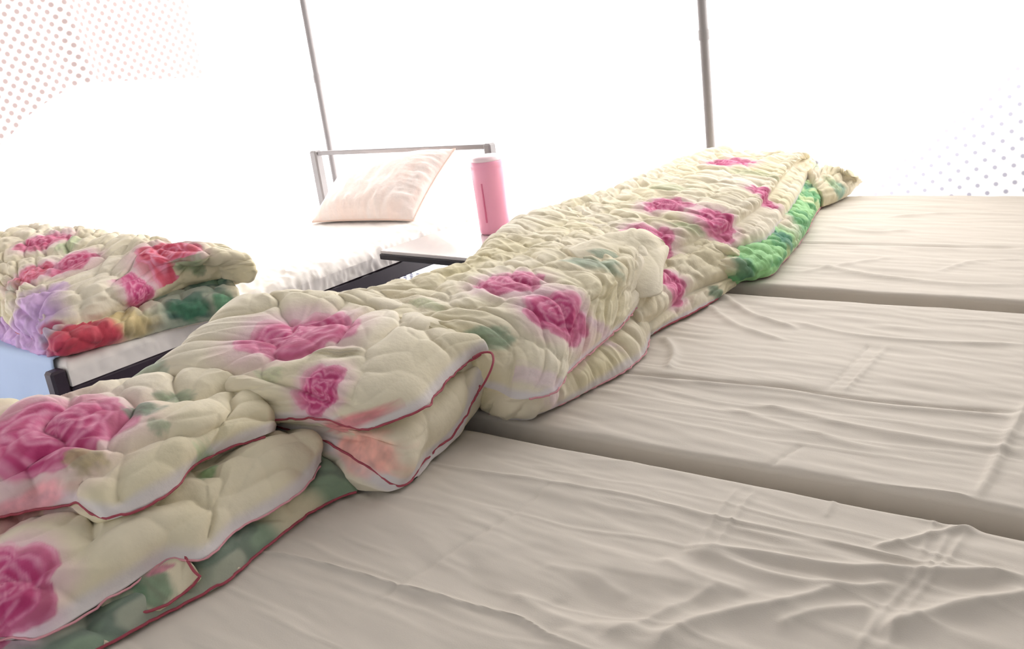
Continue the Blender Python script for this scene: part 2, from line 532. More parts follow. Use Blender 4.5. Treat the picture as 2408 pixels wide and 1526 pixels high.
cr2 = [
    ([(1430, 868), (1495, 875), (1683, 894), (1871, 913), (2027, 938), (2215, 957), (2440, 972)], -0.007, 0.008),
    ([(1440, 880), (1683, 904), (1871, 925), (2027, 950), (2215, 969), (2440, 984)], 0.005, 0.011),
    ([(2090, 805), (2040, 865), (1980, 925)], 0.0035, 0.006),
    ([(2050, 800), (1995, 865), (1940, 920)], -0.003, 0.006),
    ([(1890, 1040), (1800, 1100)], -0.003, 0.005),
    ([(2420, 940), (2370, 1030), (2320, 1130), (2296, 1175)], 0.006, 0.008),
    ([(1760, 945), (1864, 969), (1965, 994), (2090, 1019), (2278, 1048), (2420, 1060)], 0.006, 0.014),
    ([(1700, 955), (1850, 1000), (2000, 1040), (2130, 1065)], 0.004, 0.012),
    ([(1690, 690), (1790, 745), (1880, 770)], 0.008, 0.012),
    ([(1660, 712), (1740, 765), (1850, 800)], 0.006, 0.012),
    ([(1560, 790), (1585, 830), (1570, 870)], 0.008, 0.012),
    ([(1850, 750), (2050, 790), (2300, 805), (2430, 808)], 0.005, 0.012),
    ([(1980, 1125), (2150, 1150), (2290, 1172)], 0.004, 0.008),
]
cr3 = [
    ([(1850, 570), (2050, 573), (2200, 578), (2440, 583)], -0.008, 0.011),
    ([(1880, 640), (2000, 620), (2100, 605)], 0.004, 0.012),
    ([(1900, 620), (2080, 650), (2300, 668), (2420, 668)], 0.006, 0.014),
    ([(2080, 510), (2250, 500), (2420, 505)], 0.005, 0.016),
    ([(1940, 530), (2060, 545), (2150, 540)], 0.005, 0.016),
    ([(2200, 640), (2300, 612), (2420, 606)], 0.004, 0.012),
]
make_bed(0.31, S1lo, 0.0038, cr1, 4, 'bed in the joined row with the most rumpled beige sheet, away from the tent wall',
         rump=[(1330, 1370, 0.16, 0.010), (1180, 1330, 0.13, 0.005), (1500, 1470, 0.14, 0.007)])
make_bed(S1hi, S2lo, 0.0055, cr2, 14, 'middle bed of the joined row, beige sheet creased lengthwise')
make_bed(S2hi, Y3, 0.009, cr3, 24, 'beige-sheeted bed of the joined row standing against the dotted tent wall')


# ------------------------------------------------------------------ quilts
CREAM = lin((226, 216, 194)); CREAM2 = lin((214, 202, 156)); HEMW = lin((212, 206, 210))
PALE = lin((232, 160, 188)); MID = lin((214, 84, 138)); DEEP = lin((172, 36, 98))
GREEN = lin((132, 160, 122)); DGREEN = lin((84, 122, 92)); LGREEN = lin((184, 200, 150))


def paint_rose(C, du, dv, R, rot, seed, tint=0.0):
    c, s = math.cos(rot), math.sin(rot)
    x = (du * c - dv * s) / R; y = (du * s + dv * c) / R
    m = np.hypot(x, y) < 1.7
    if not m.any():
        return
    x = x[m]; y = y[m]
    wx = x + 0.22 * (fbm(x * 2.3 + seed, y * 2.3, seed) - 0.5); wy = y + 0.22 * (fbm(x * 2.3, y * 2.3 + 5 + seed, seed + 3) - 0.5)
    r = np.hypot(wx, wy); th = np.arctan2(wy, wx)
    base = C[m]
    # soft blush around the bloom
    halo = 0.6 * (1 - sstep(0.75, 1.55, r + 0.25 * (fbm(x * 2, y * 2, seed + 9) - 0.5)))
    base = base * (1 - halo[:, None]) + lin((226, 176, 200)) * halo[:, None]
    rng = np.random.RandomState(seed)
    deep = DEEP * (1 - tint) + lin((206, 60, 70)) * tint; mid = MID * (1 - tint) + lin((236, 110, 110)) * tint
    for k, (r0, n) in enumerate(((1.0, 5), (0.8, 5), (0.6, 4), (0.42, 4), (0.27, 3), (0.13, 2))):
        ph = rng.uniform(0, 6.28)
        off = rng.uniform(-.08, .08, 2)
        rr = np.hypot(wx - off[0], wy - off[1])
        rb = r0 * (0.82 + 0.2 * np.abs(np.cos(0.5 * n * (th + ph))))
        q = (rb - rr) / 0.24
        inside = sstep(-0.14, 0.16, q) * (0.93 if k else 0.85 - 0.45 * sstep(0.2, 0.9, x))
        hi = np.clip(1 - np.abs(q - 0.22) / 0.35, 0, 1)
        streak = fbm(th * 5 + k, rr * 2.2, seed + k, 2)
        t = np.clip(0.28 + 0.5 * q - 0.9 * (streak - 0.5) - 0.42 * x, 0, 1)[:, None]
        pc = mid * (1 - t) + deep * t
        w = (hi * (0.5 + 0.9 * (streak - 0.35) + 0.3 * x))[:, None]
        w = np.clip(w, 0, 0.9)
        pc = pc * (1 - w) + PALE * w
        base = base * (1 - inside[:, None]) + pc * inside[:, None]
    C[m] = base


def paint_leaf(C, du, dv, L, W, rot, color, seed, alpha=0.85):
    c, s = math.cos(rot), math.sin(rot)
    x = (du * c - dv * s) / L; y = (du * s + dv * c) / W
    m = (np.abs(x) < 1.4) & (np.abs(y) < 1.6)
    if not m.any():
        return
    x = x[m]; y = y[m]
    n = fbm(x * 2.5 + seed, y * 2.5, seed, 3)
    e = 1 - x * x - (y * (1 + 0.3 * x)) ** 2 + 0.7 * (n - 0.5)
    a = alpha * sstep(0.0, 0.75, e)
    t = np.clip(0.5 + 1.3 * (fbm(x * 3, y * 5, seed + 2, 2) - 0.5) - 0.35 * np.exp(-(y / 0.12) ** 2), 0, 1.2)[:, None]
    pc = color * (0.62 + 0.5 * t)
    C[m] = C[m] * (1 - a[:, None]) + pc * a[:, None]


def paint_blot(C, du, dv, Ru, Rv, color, seed, alpha=0.85, var=0.35):
    m = (np.abs(du) < Ru * 1.6) & (np.abs(dv) < Rv * 1.6)
    if not m.any():
        return
    x = du[m] / Ru; y = dv[m] / Rv
    n = fbm(x * 2 + seed, y * 2, seed, 3)
    a = alpha * sstep(0.0, 0.55, 1 - np.hypot(x, y) + 0.6 * (n - 0.5))
    pc = color * (1 + var * 2 * (fbm(x * 2.2 + 9, y * 6, seed + 4, 3)[:, None] - 0.5))
    C[m] = C[m] * (1 - a[:, None]) + pc * a[:, None]


def section_interp(P, sharp, puffs, res):
    """P (M,N,3) curves -> rows across, closed; returns rows (K,N,3), owner info"""
    M = len(P)
    h = np.linalg.norm(np.diff(P, axis=0), axis=2) + 1e-6            # (M-1,N)
    dl = np.diff(P, axis=0) / h[..., None]
    rows = []; curve_row = []; puffv = []
    for k in range(M - 1):
        def tang(i, side):
            if i == 0: return dl[0]
            if i == M - 1: return dl[-1]
            if sharp[i]: return dl[i] if side > 0 else dl[i - 1]
            a = h[i][:, None]; b_ = h[i - 1][:, None]
            return (dl[i - 1] * a + dl[i] * b_) / (a + b_)
        m0 = tang(k, 1) * h[k][:, None]; m1 = tang(k + 1, -1) * h[k][:, None]
        n = max(3, int(np.ceil(np.percentile(h[k], 75) / res)))
        curve_row.append(len(rows))
        for i in range(n):
            t = i / n
            rows.append((2 * t**3 - 3 * t**2 + 1) * P[k] + (t**3 - 2 * t**2 + t) * m0
                        + (-2 * t**3 + 3 * t**2) * P[k + 1] + (t**3 - t**2) * m1)
            puffv.append(puffs[k] * (math.sin(math.pi * t) ** 0.75 if t > 0 else 0))
    curve_row.append(len(rows)); rows.append(P[-1]); puffv.append(0)
    return np.array(rows), curve_row, np.array(puffv)


def grid_normals(G):
    du = np.gradient(G, axis=0); dv = np.gradient(G, axis=1)
    n = np.cross(du, dv); n /= np.linalg.norm(n, axis=2)[..., None] + 1e-12
    return n


def smooth_rows(A, k):
    for _ in range(k):
        A = np.concatenate([A[:, :1], (A[:, :-2] + 2 * A[:, 1:-1] + A[:, 2:]) / 4, A[:, -1:]], 1)
    return A


def pick(G, px, py):
    """grid index of the cloth point seen at a photo pixel"""
    x, y, dep = project(G)
    d = np.hypot(x - px, y - py)
    near = d < max(14, d.min() + 6)
    return np.unravel_index(np.argmin(np.where(near, dep + d * 0.001, 99)), d.shape)


def quilt_loft(parent, origin, name, curves, res=0.004, tuft=(0.11, 0.012), wrinkle=0.004, prints=(), under=(), seed=1,
               cap=(0.03, 0.03), back=0.05, zmin=0.005, hem_w=0.02, warm=0.5, aniso=1.0, t2=0.22, floor_fn=None, calm=(), gthr=(0.30, 0.5)):
    """curves: list of dict(p=[(px,py,z,dx,dz)...], sharp, hem, puff) from the hem on the bed up over the top to the back"""
    first = [np.array([at(*q) for q in c['p']]) for c in curves]
    L = max(np.linalg.norm(np.diff(c, axis=0), axis=1).sum() for c in first)
    N = int(L / res)
    P = [crspline(c, N) for c in first]
    zb = ZB + zmin
    last = P[-1]
    b1 = last.copy(); b1[:, 0] -= back; b1[:, 2] = zb + (last[:, 2] - zb) * 0.5
    b2 = last.copy(); b2[:, 0] -= back * 0.4; b2[:, 2] = zb
    P = np.array(P + [b1, b2, 0.5 * (b2 + P[0])])
    P[-1][:, 2] = zb
    P = np.concatenate([P, P[:1]])
    sharp = [c.get('sharp', False) for c in curves] + [False, True, False, True]
    puffs = [c.get('puff', 0.0) for c in curves] + [0, 0, 0, 0]
    sharp[0] = True
    G, crow, puffv = section_interp(P, sharp, puffs, res)
    G = G[:-1]; puffv = puffv[:-1]
    K = len(G)
    nrm = grid_normals(np.concatenate([G[-1:], G, G[:1]]))[1:-1]
    cen = G.mean(axis=0, keepdims=True)
    if (nrm * (G - cen)).sum(-1).mean() < 0:
        nrm = -nrm; flip = True
    else:
        flip = False
    # arc lengths: cloth coordinates
    U = np.concatenate([np.zeros((1, N)), np.cumsum(np.linalg.norm(np.diff(G, axis=0), axis=2), axis=0)])
    Vv = np.concatenate([np.zeros((K, 1)), np.cumsum(np.linalg.norm(np.diff(G, axis=1), axis=2), axis=1)], axis=1)
    Vv = Vv.mean(axis=0, keepdims=True) * 0.6 + Vv * 0.4
    # distance from seams
    seam = np.full((K, N), 9.0); hemd = np.full((K, N), 9.0)
    for k, c in enumerate(curves):
        if sharp[k]:
            d = np.abs(U - U[crow[k]][None]); seam = np.minimum(seam, d)
            if c.get('hem'):
                hemd = np.minimum(hemd, np.where(np.arange(K)[:, None] >= crow[k], d, 9.0) if c['hem'] == 'up' else d)
    mask = 1 - np.exp(-(seam / 0.022) ** 2)
    ts, th_ = tuft
    for (sx_, sy_, sr_) in calm:                     # parts of the cloth that lie smooth
        p_ = pick(G, sx_, sy_)
        dd = np.linalg.norm(G - G[p_], axis=2)
        mask = mask * (1 - 0.88 * np.exp(-(dd / sr_) ** 2))
    wu = 0.42 * (fbm(U * 9 + seed, Vv * 9, seed + 51, 2) - 0.5); wv = 0.42 * (fbm(U * 9, Vv * 9 + 7, seed + 52, 2) - 0.5)
    cl = cells(U / ts + 3.1 * seed + wu, Vv / (ts * aniso) + wv, seed)
    D = puffv[:, None] * np.ones((1, N))
    D = D + mask * th_ * (1 - np.exp(-cl / 0.22) - 0.55)
    cl2 = cells(U / (ts * 0.52) + 7.7, Vv / (ts * 0.6 * aniso) + 0.37 * seed, seed + 5)
    D += mask * th_ * t2 * (1 - np.exp(-cl2 / 0.2) - 0.5)
    # gathers close to the seams and loose wrinkles
    ga = fbm(Vv * 34 + 2 * seed, U * 5, seed + 21, 2) - 0.5
    D += wrinkle * 1.6 * ga * np.exp(-(seam / 0.05) ** 2) * (1 - np.exp(-(seam / 0.007) ** 2))
    rw = 1 - 2 * np.abs(fbm(U * 16 * aniso + 3 * fbm(U * 5, Vv * 5, seed + 2), Vv * 11 / aniso, seed + 31, 2) - 0.5) * 2
    D += mask * wrinkle * rw
    D += 0.012 * (fbm(U * 3.5, Vv * 3.5, seed + 41, 2) - 0.5) * mask
    for k in range(len(crow)):
        pass
    G2 = G + nrm * D[..., None]
    # wavering hems
    G2[..., 2] = np.maximum(G2[..., 2], zb)
    if floor_fn:
        G2[..., 2] = np.maximum(G2[..., 2], floor_fn(G2))
    # print
    C = np.empty((K, N, 3)); C[:] = CREAM
    t = np.clip(0.5 + 1.8 * (fbm(U * 4, Vv * 4, seed + 60) - 0.5), 0, 1)[..., None] * warm
    C = C * (1 - t) + CREAM2 * t
    t = (0.75 * (1 - sstep(hem_w * 0.5, hem_w * 1.5, hemd + 0.012 * (fbm(Vv * 9, U * 9, seed + 70) - 0.5))))[..., None]
    C = C * (1 - t) + HEMW * t
    for (k0, k1, color, alpha) in under:            # whole folds showing the green reverse side
        rws = slice(crow[k0], crow[k1])
        n = fbm(Vv[rws] * 9 if True else 0, U[rws] * 14, seed + 80, 3)
        k1 = sstep(0.38, 0.48, n)[..., None]; k2 = sstep(0.52, 0.64, n)[..., None]
        pal = color[2] * (1 - k1) + color[1] * k1; pal = pal * (1 - k2) + color[0] * k2
        w = fbm(Vv[rws] * 4 + 3, U[rws] * 4, seed + 83, 2)
        a = (alpha * sstep(gthr[0], gthr[1], w))[..., None]
        C[rws] = C[rws] * (1 - a) + pal * a
    for pr in prints:
        kind, px, py = pr[:3]
        i, j = pick(G2, px, py)
        nn = nrm[max(i - 4, 0):i + 5, max(j - 4, 0):j + 5].reshape(-1, 3).mean(0); nn /= np.linalg.norm(nn)
        eu = G[min(i + 3, K - 1), j] - G[max(i - 3, 0), j]; eu -= nn * (eu @ nn); eu /= np.linalg.norm(eu)
        ev = np.cross(nn, eu)
        if ev @ (G[i, min(j + 3, N - 1)] - G[i, max(j - 3, 0)]) < 0:
            ev = -ev
        rel = G - G[i, j]
        du = rel @ eu; dv = rel @ ev
        du = np.where((np.abs(rel @ nn) > 0.075) | ((nrm @ nn) < -0.1), 9.0, du)
        # keep the print on the face it was placed on
        if kind == 'rose':
            paint_rose(C, du, dv, *pr[3:])
        elif kind == 'leaf':
            paint_leaf(C, du, dv, *pr[3:])
        else:
            paint_blot(C, du, dv, *pr[3:])
    # rounded ends
    def capring(sec, inner, csec, length):
        rings = []; cc = sec.mean(0); d = cc - inner.mean(0); d[2] = 0; d /= np.linalg.norm(d) + 1e-9
        for q in np.linspace(0, 1, 9)[1:]:
            a = q * math.pi / 2
            s_ = max(math.cos(a), 0.03)
            R_ = cc + (sec - cc) * s_ + d * length * math.sin(a)
            R_[:, 2] = np.maximum(R_[:, 2], zb)
            rings.append(R_)
        return rings
    r0 = capring(G2[:, 0], G2[:, 6], C[:, 0], cap[0]); r1 = capring(G2[:, -1], G2[:, -7], C[:, -1], cap[1])
    full = np.concatenate([np.array(r0[::-1]), G2.transpose(1, 0, 2), np.array(r1)])
    cf = np.concatenate([np.repeat(C[:, :1].transpose(1, 0, 2), 8, 0), C.transpose(1, 0, 2), np.repeat(C[:, -1:].transpose(1, 0, 2), 8, 0)])
    Vx = full.reshape(-1, 3) - np.array(origin)
    me = mesh_np(name, Vx, grid_faces(len(full), K, True, not flip), colors=cf.reshape(-1, 3))
    o = link(name, me, M_quilt, parent)
    # piping cords on the hems
    for k, c in enumerate(curves):
        if c.get('pipe'):
            a0, a1 = c.get('span', (0, 1))
            i0, i1 = int(a0 * (N - 1)), int(a1 * (N - 1)) + 1
            row = crow[k]
            path = G2[row, i0:i1] + nrm[row, i0:i1] * 0.001
            s = np.arange(len(path)) * res
            wob = np.stack([fbm(s * 45, 0 * s + q, seed + 90 + q, 2) - 0.5 for q in range(3)], -1) * 0.007
            path = (path + wob)[::2]
            path[:, 2] = np.maximum(path[:, 2], zb + 0.001)
            b = MB(); b.tube(path - np.array(origin), c.get('pr', 0.0022), 6)
            b.build('piping', M_piping_pale if c['pipe'] == 'pale' else M_piping, o, True)
    return o


def cv(pts, sharp=False, hem=None, pipe=None, puff=0.0, span=(0, 1), pr=0.0022):
    return dict(p=pts, sharp=sharp, hem=hem, pipe=pipe, puff=puff, span=span, pr=pr)


def tuck(pts, dx, dz=0.0):
    return [(p[0], p[1], p[2], dx, dz) for p in pts]


GPAL = (lin((108, 140, 116)), lin((74, 104, 92)), lin((148, 156, 138)))
GPAL2 = (lin((150, 206, 138)), lin((104, 170, 112)), lin((196, 216, 160)))
PI = math.pi

# --- quilt across the rumpled bed
org = at(700, 1130, 0); org[2] = ZB
q1 = empty('folded_quilt', org)
tag(q1, 'thick cream rose-print quilt with red piping and open corner, on the most rumpled bed', 'quilt', 'folded rose quilts')
hemA = [(-160, 1530, .055), (0, 1499, .05), (100, 1497, .05), (200, 1440, .05), (290, 1385, .05), (400, 1318, .052), (470, 1315, .05), (560, 1245, .05), (650, 1195, .05), (720, 1145, .05), (752, 1090, .06)]
pipA = [(-160, 1262, .135), (0, 1215, .135), (100, 1195, .135), (185, 1186, .14), (215, 1205, .135), (255, 1222, .13), (330, 1195, .13), (410, 1150, .13), (455, 1095, .132), (520, 1062, .132), (625, 1022, .132)]
quilt_loft(q1, org, 'near_fold', [
    cv([(-40, 1680, .003), (120, 1590, .003), (240, 1526, .003), (390, 1445, .003), (510, 1385, .003), (620, 1296, .003), (760, 1192, .003), (840, 1158, .003)], True, None, 'red', 0.012),
    cv(tuck(hemA, -0.055, -0.012), True, None, None, 0.0),
    cv(hemA, True, 'both', 'pale', 0.0, pr=0.0018),
    cv([(-160, 1420, .10), (0, 1400, .10), (100, 1370, .10), (200, 1320, .10), (300, 1270, .10), (400, 1215, .10), (500, 1160, .10), (580, 1120, .10), (680, 1060, .10), (745, 1040, .09)], False, None, None, 0.0),
    cv(tuck(pipA, -0.05, -0.012), True, None, None, 0.0),
    cv(pipA, True, 'up', 'red', 0.006),
    cv([(-160, 1150, .185), (0, 1130, .185), (120, 1105, .185), (220, 1110, .18), (330, 1065, .18), (430, 1030, .18), (520, 1000, .172), (630, 985, .15)]),
    cv([(-160, 1050, .21), (0, 1045, .212), (150, 1015, .212), (290, 965, .205), (400, 945, .195), (500, 935, .185), (600, 935, .17)]),
    cv([(-160, 1005, .2), (0, 968, .2), (100, 948, .2), (200, 922, .198), (270, 905, .195), (350, 898, .18), (430, 892, .165)]),
], res=0.0032, tuft=(0.17, 0.02), wrinkle=0.003, seed=3, hem_w=0.022, warm=0.65, cap=(0.04, 0.03), gthr=(0.05, 0.25),
    under=[(0, 1, GPAL, 0.85)],
    prints=[('rose', 125, 1010, 0.135, 0.1, 31), ('leaf', 195, 1065, .045, .032, .6, lin((176, 160, 112)), 2, .8),
            ('leaf', 330, 945, .05, .035, .5, DGREEN, 4, .8), ('leaf', 420, 925, .045, .03, .9, GREEN, 5, .7), ('leaf', 370, 985, .03, .02, .2, GREEN, 8, .6),
            ('rose', 0, 1375, 0.075, 0.2, 10), ('blot', 490, 1110, .02, .03, lin((140, 176, 120)), 7, .8),
            ('blot', 60, 1190, .03, .1, lin((232, 150, 160)), 9, .7)])

cornT = [(560, 1000, .13), (640, 988, .13), (760, 985, .13), (860, 1008, .122), (930, 988, .125), (985, 968, .13), (1035, 915, .135), (1080, 868, .14), (1115, 840, .145), (1148, 829, .145)]
cornB = [(640, 1000, .1), (760, 1035, .085), (850, 1088, .055), (937, 1141, .012), (1010, 1070, .016), (1080, 1003, .035), (1120, 925, .075), (1150, 850, .125)]
corner = quilt_loft(q1, org, 'corner_fold', [
    cv([(640, 1085, .003), (745, 1118, .003), (800, 1142, .003), (860, 1156, .003), (937, 1148, .003), (1010, 1080, .003), (1080, 1018, .003), (1120, 960, .01)], True, None, None, 0.006),
    cv(cornB, True, 'both', 'red', 0.0, span=(0, .93)),
    cv([(650, 990, .115), (790, 1010, .10), (880, 1048, .085), (950, 1060, .075), (1005, 1010, .08), (1060, 945, .095), (1105, 880, .115), (1146, 842, .135)], False, None, None, 0.0),
    cv(tuck(cornT, -0.05, -0.01), True),
    cv(cornT, True, 'up', 'red', 0.006),
    cv([(540, 955, .15), (640, 945, .16), (750, 940, .165), (850, 950, .16), (930, 900, .175), (1000, 850, .18), (1060, 815, .178), (1125, 806, .165)]),
    cv([(450, 910, .165), (540, 895, .19), (650, 880, .2), (750, 865, .205), (850, 830, .208), (930, 795, .208), (1010, 775, .2), (1090, 790, .175)]),
    cv([(370, 890, .18), (440, 850, .205), (540, 805, .218), (660, 765, .22), (780, 745, .22), (880, 740, .212), (960, 745, .2), (1030, 765, .175)]),
    cv([(300, 898, .18), (370, 858, .2), (430, 815, .21), (500, 762, .212), (560, 722, .21), (650, 712, .205), (740, 712, .195), (840, 722, .17)]),
], res=0.0032, tuft=(0.19, 0.018), wrinkle=0.0025, seed=12, hem_w=0.02, cap=(0.02, 0.03), warm=0.4, calm=[(1010, 880, .10), (930, 920, .06)],
    prints=[('rose', 700, 768, 0.13, 0.1, 41), ('leaf', 790, 815, .06, .03, 1.2, lin((138, 124, 84)), 12, .9),
            ('rose', 738, 925, 0.05, 0.0, 23), ('blot', 860, 1060, .05, .09, lin((240, 170, 156)), 19, .85), ('blot', 800, 1003, .02, .09, lin((206, 110, 120)), 29, .8),
            ('leaf', 460, 925, .04, .03, .5, DGREEN, 14, .7), ('leaf', 350, 882, .05, .03, .5, lin((140, 170, 150)), 18, .6),
            ('leaf', 620, 870, .05, .02, .3, LGREEN, 24, .5)])

# the turned-out piece of hem under the second layer and the cord running round the open corner
hf = quilt_loft(q1, org, 'hem_flap', [
    cv([(235, 1440, .02), (280, 1436, .02), (330, 1433, .02), (378, 1427, .02), (430, 1393, .022), (470, 1356, .03)], True, None, 'red', 0.008),
    cv([(250, 1400, .045), (300, 1368, .048), (345, 1338, .05), (385, 1312, .052), (415, 1294, .054), (445, 1312, .048)], True, None, None, 0.0),
], res=0.0032, tuft=(0.12, 0.005), wrinkle=0.003, seed=17, cap=(0.01, 0.004), back=0.03, zmin=0.012,
    prints=[('leaf', 350, 1375, .06, .03, .6, DGREEN, 3, .8), ('leaf', 300, 1405, .05, .03, .3, DGREEN, 6, .7), ('blot', 375, 1328, .015, .03, lin((196, 110, 136)), 5, .8)])
b = MB(); b.tube(crspline([at(*q) - org for q in ((414, 1291, .058), (428, 1300, .056), (445, 1325, .048), (458, 1345, .04), (472, 1357, .032))], 16), .0023, 6)
b.build('piping', M_piping, hf, True)
b = MB(); b.tube(crspline([at(*q) - org for q in ((1112, 841, .149), (1135, 829, .153), (1150, 828, .153), (1160, 840, .15), (1156, 865, .138), (1142, 895, .115), (1126, 920, .09))], 24), .0023, 6)
b.build('piping', M_piping, corner, True)

# --- quilt on the middle bed
org = at(1300, 900, 0); org[2] = ZB
q2 = empty('folded_quilt', org)
tag(q2, 'cream rose-print quilt with faded pink piping, folded across the middle bed', 'quilt', 'folded rose quilts')
pipC = [(1120, 905, .08), (1170, 918, .075), (1215, 938, .07), (1290, 928, .07), (1340, 872, .075), (1400, 818, .08), (1460, 766, .085), (1500, 720, .09)]
quilt_loft(q2, org, 'rolled_fold', [
    cv([(1120, 945, .003), (1165, 978, .003), (1220, 988, .003), (1290, 965, .003), (1400, 912, .003), (1480, 868, .003), (1512, 840, .003), (1528, 800, .003)], True, 'up', 'pale', 0.012, pr=0.0018),
    cv(tuck(pipC, -0.025, -0.008), True),
    cv(pipC, True, 'up', 'pale', 0.004, span=(0.2, 1), pr=0.002),
    cv([(1115, 850, .135), (1180, 838, .135), (1240, 828, .135), (1300, 805, .135), (1370, 757, .135), (1430, 718, .135), (1475, 688, .135), (1510, 655, .13)]),
    cv([(1060, 795, .18), (1160, 772, .18), (1230, 748, .182), (1310, 718, .182), (1380, 688, .182), (1440, 650, .182), (1490, 610, .18), (1530, 578, .17)]),
    cv([(930, 758, .2), (1030, 735, .205), (1130, 700, .208), (1230, 660, .208), (1330, 620, .205), (1390, 585, .2), (1440, 560, .195), (1480, 540, .18)]),
    cv([(850, 725, .19), (940, 700, .203), (1040, 675, .208), (1140, 640, .208), (1220, 590, .206), (1290, 550, .203), (1350, 520, .2), (1400, 505, .185)]),
    cv([(780, 710, .17), (870, 687, .185), (960, 664, .19), (1040, 646, .19), (1110, 612, .19), (1160, 562, .19), (1210, 524, .19), (1300, 496, .18)]),
], res=0.0042, tuft=(0.15, 0.010), wrinkle=0.0055, seed=33, hem_w=0.016, warm=0.8, aniso=0.5,
    prints=[('rose', 1325, 718, 0.08, 0.3, 35), ('rose', 1200, 645, 0.085, 0.2, 36), ('leaf', 1150, 790, .06, .035, .9, lin((128, 160, 130)), 31, .75),
            ('leaf', 1390, 600, .09, .05, .6, lin((150, 176, 150)), 32, .75), ('blot', 1440, 780, .03, .09, lin((222, 190, 204)), 33, .6),
            ('blot', 1320, 905, .03, .12, lin((220, 196, 206)), 37, .6), ('leaf', 1000, 700, .08, .02, .2, LGREEN, 39, .5)])
quilt_loft(q2, org, 'lower_fold', [
    cv([(1500, 812, .003), (1545, 780, .003), (1600, 752, .003), (1640, 732, .003), (1692, 700, .003), (1718, 676, .003)], True, 'up', 'red', 0.008),
    cv([(1500, 775, .035), (1549, 742, .035), (1586, 715, .035), (1639, 682, .035), (1706, 657, .035), (1758, 624, .04)], True, None, None, 0.010),
    cv([(1495, 730, .085), (1545, 700, .085), (1590, 655, .085), (1650, 628, .085), (1715, 608, .08), (1764, 617, .05)]),
    cv([(1480, 690, .12), (1530, 650, .12), (1586, 590, .12), (1650, 585, .115), (1700, 588, .105), (1750, 602, .07)], False),
    cv([(1440, 650, .14), (1490, 610, .14), (1540, 575, .14), (1600, 565, .13), (1650, 570, .12), (1700, 582, .09)]),
], res=0.0045, tuft=(0.07, 0.010), wrinkle=0.006, seed=44, hem_w=0.012, warm=0.7, cap=(0.02, 0.012),
    under=[(0, 1, GPAL, 0.85)],
    prints=[('rose', 1585, 655, 0.06, 0.8, 45), ('leaf', 1690, 672, .03, .03, .9, DGREEN, 41, .8)])
quilt_loft(q2, org, 'flap_fold', [
    cv([(1415, 690, 0.114), (1460, 690, 0.114), (1488, 678, 0.114), (1506, 700, 0.112), (1535, 697, 0.112), (1552, 645, 0.122), (1562, 600, 0.134)], True, None, None, 0.010),
    cv([(1390, 640, 0.174), (1440, 622, 0.179), (1490, 600, 0.179), (1520, 590, 0.179), (1545, 585, 0.174), (1558, 578, 0.164), (1563, 576, 0.154)]),
    cv([(1360, 610, 0.204), (1410, 590, 0.209), (1450, 570, 0.209), (1490, 558, 0.209), (1520, 555, 0.204), (1545, 558, 0.189), (1558, 565, 0.174)]),
    cv([(1330, 590, 0.209), (1380, 570, 0.214), (1420, 552, 0.214), (1460, 543, 0.214), (1490, 540, 0.204), (1515, 545, 0.194), (1530, 552, 0.184)]),
], res=0.0045, tuft=(0.25, 0.006), wrinkle=0.002, seed=52, cap=(0.012, 0.008), warm=0.35, back=0.02, zmin=0.095,
    prints=[('leaf', 1440, 590, .06, .03, .5, lin((150, 176, 150)), 51, .7)])

# --- quilt on the bed against the tent wall
org = at(1800, 560, 0); org[2] = ZB
q3 = empty('folded_quilt', org)
tag(q3, 'wrinkled cream rose-print quilt with bright green lower fold, on the bed against the tent wall', 'quilt', 'folded rose quilts')
hemF = [(1590, 655, .07), (1660, 625, .07), (1730, 594, .072), (1793, 571, .072), (1836, 526, .075), (1873, 473, .075), (1900, 417, .08), (1918, 388, .085)]
quilt_loft(q3, org, 'green_fold', [
    cv([(1722, 668, .003), (1753, 660, .003), (1799, 653, .003), (1838, 620, .003), (1892, 554, .003), (1921, 500, .003), (1946, 472, .003), (1965, 440, .003)], True, 'up', 'pale', 0.012, pr=0.002),
    cv([(1725, 640, .055), (1745, 632, .06), (1785, 612, .062), (1835, 568, .062), (1872, 512, .062), (1898, 460, .062), (1925, 418, .062), (1944, 398, .06)], False, None, None, 0.004),
    cv(tuck(hemF[1:], -0.05, -0.005), False),
], res=0.005, tuft=(0.06, 0.011), wrinkle=0.007, seed=63, hem_w=0.012, cap=(0.01, 0.02),
    under=[(0, 3, GPAL2, 1.0)],
    prints=[('blot', 1848, 545, .05, .045, lin((70, 136, 110)), 61, .9), ('blot', 1925, 425, .05, .08, lin((90, 150, 120)), 62, .9), ('blot', 1760, 640, .04, .03, lin((70, 120, 90)), 64, .8)])
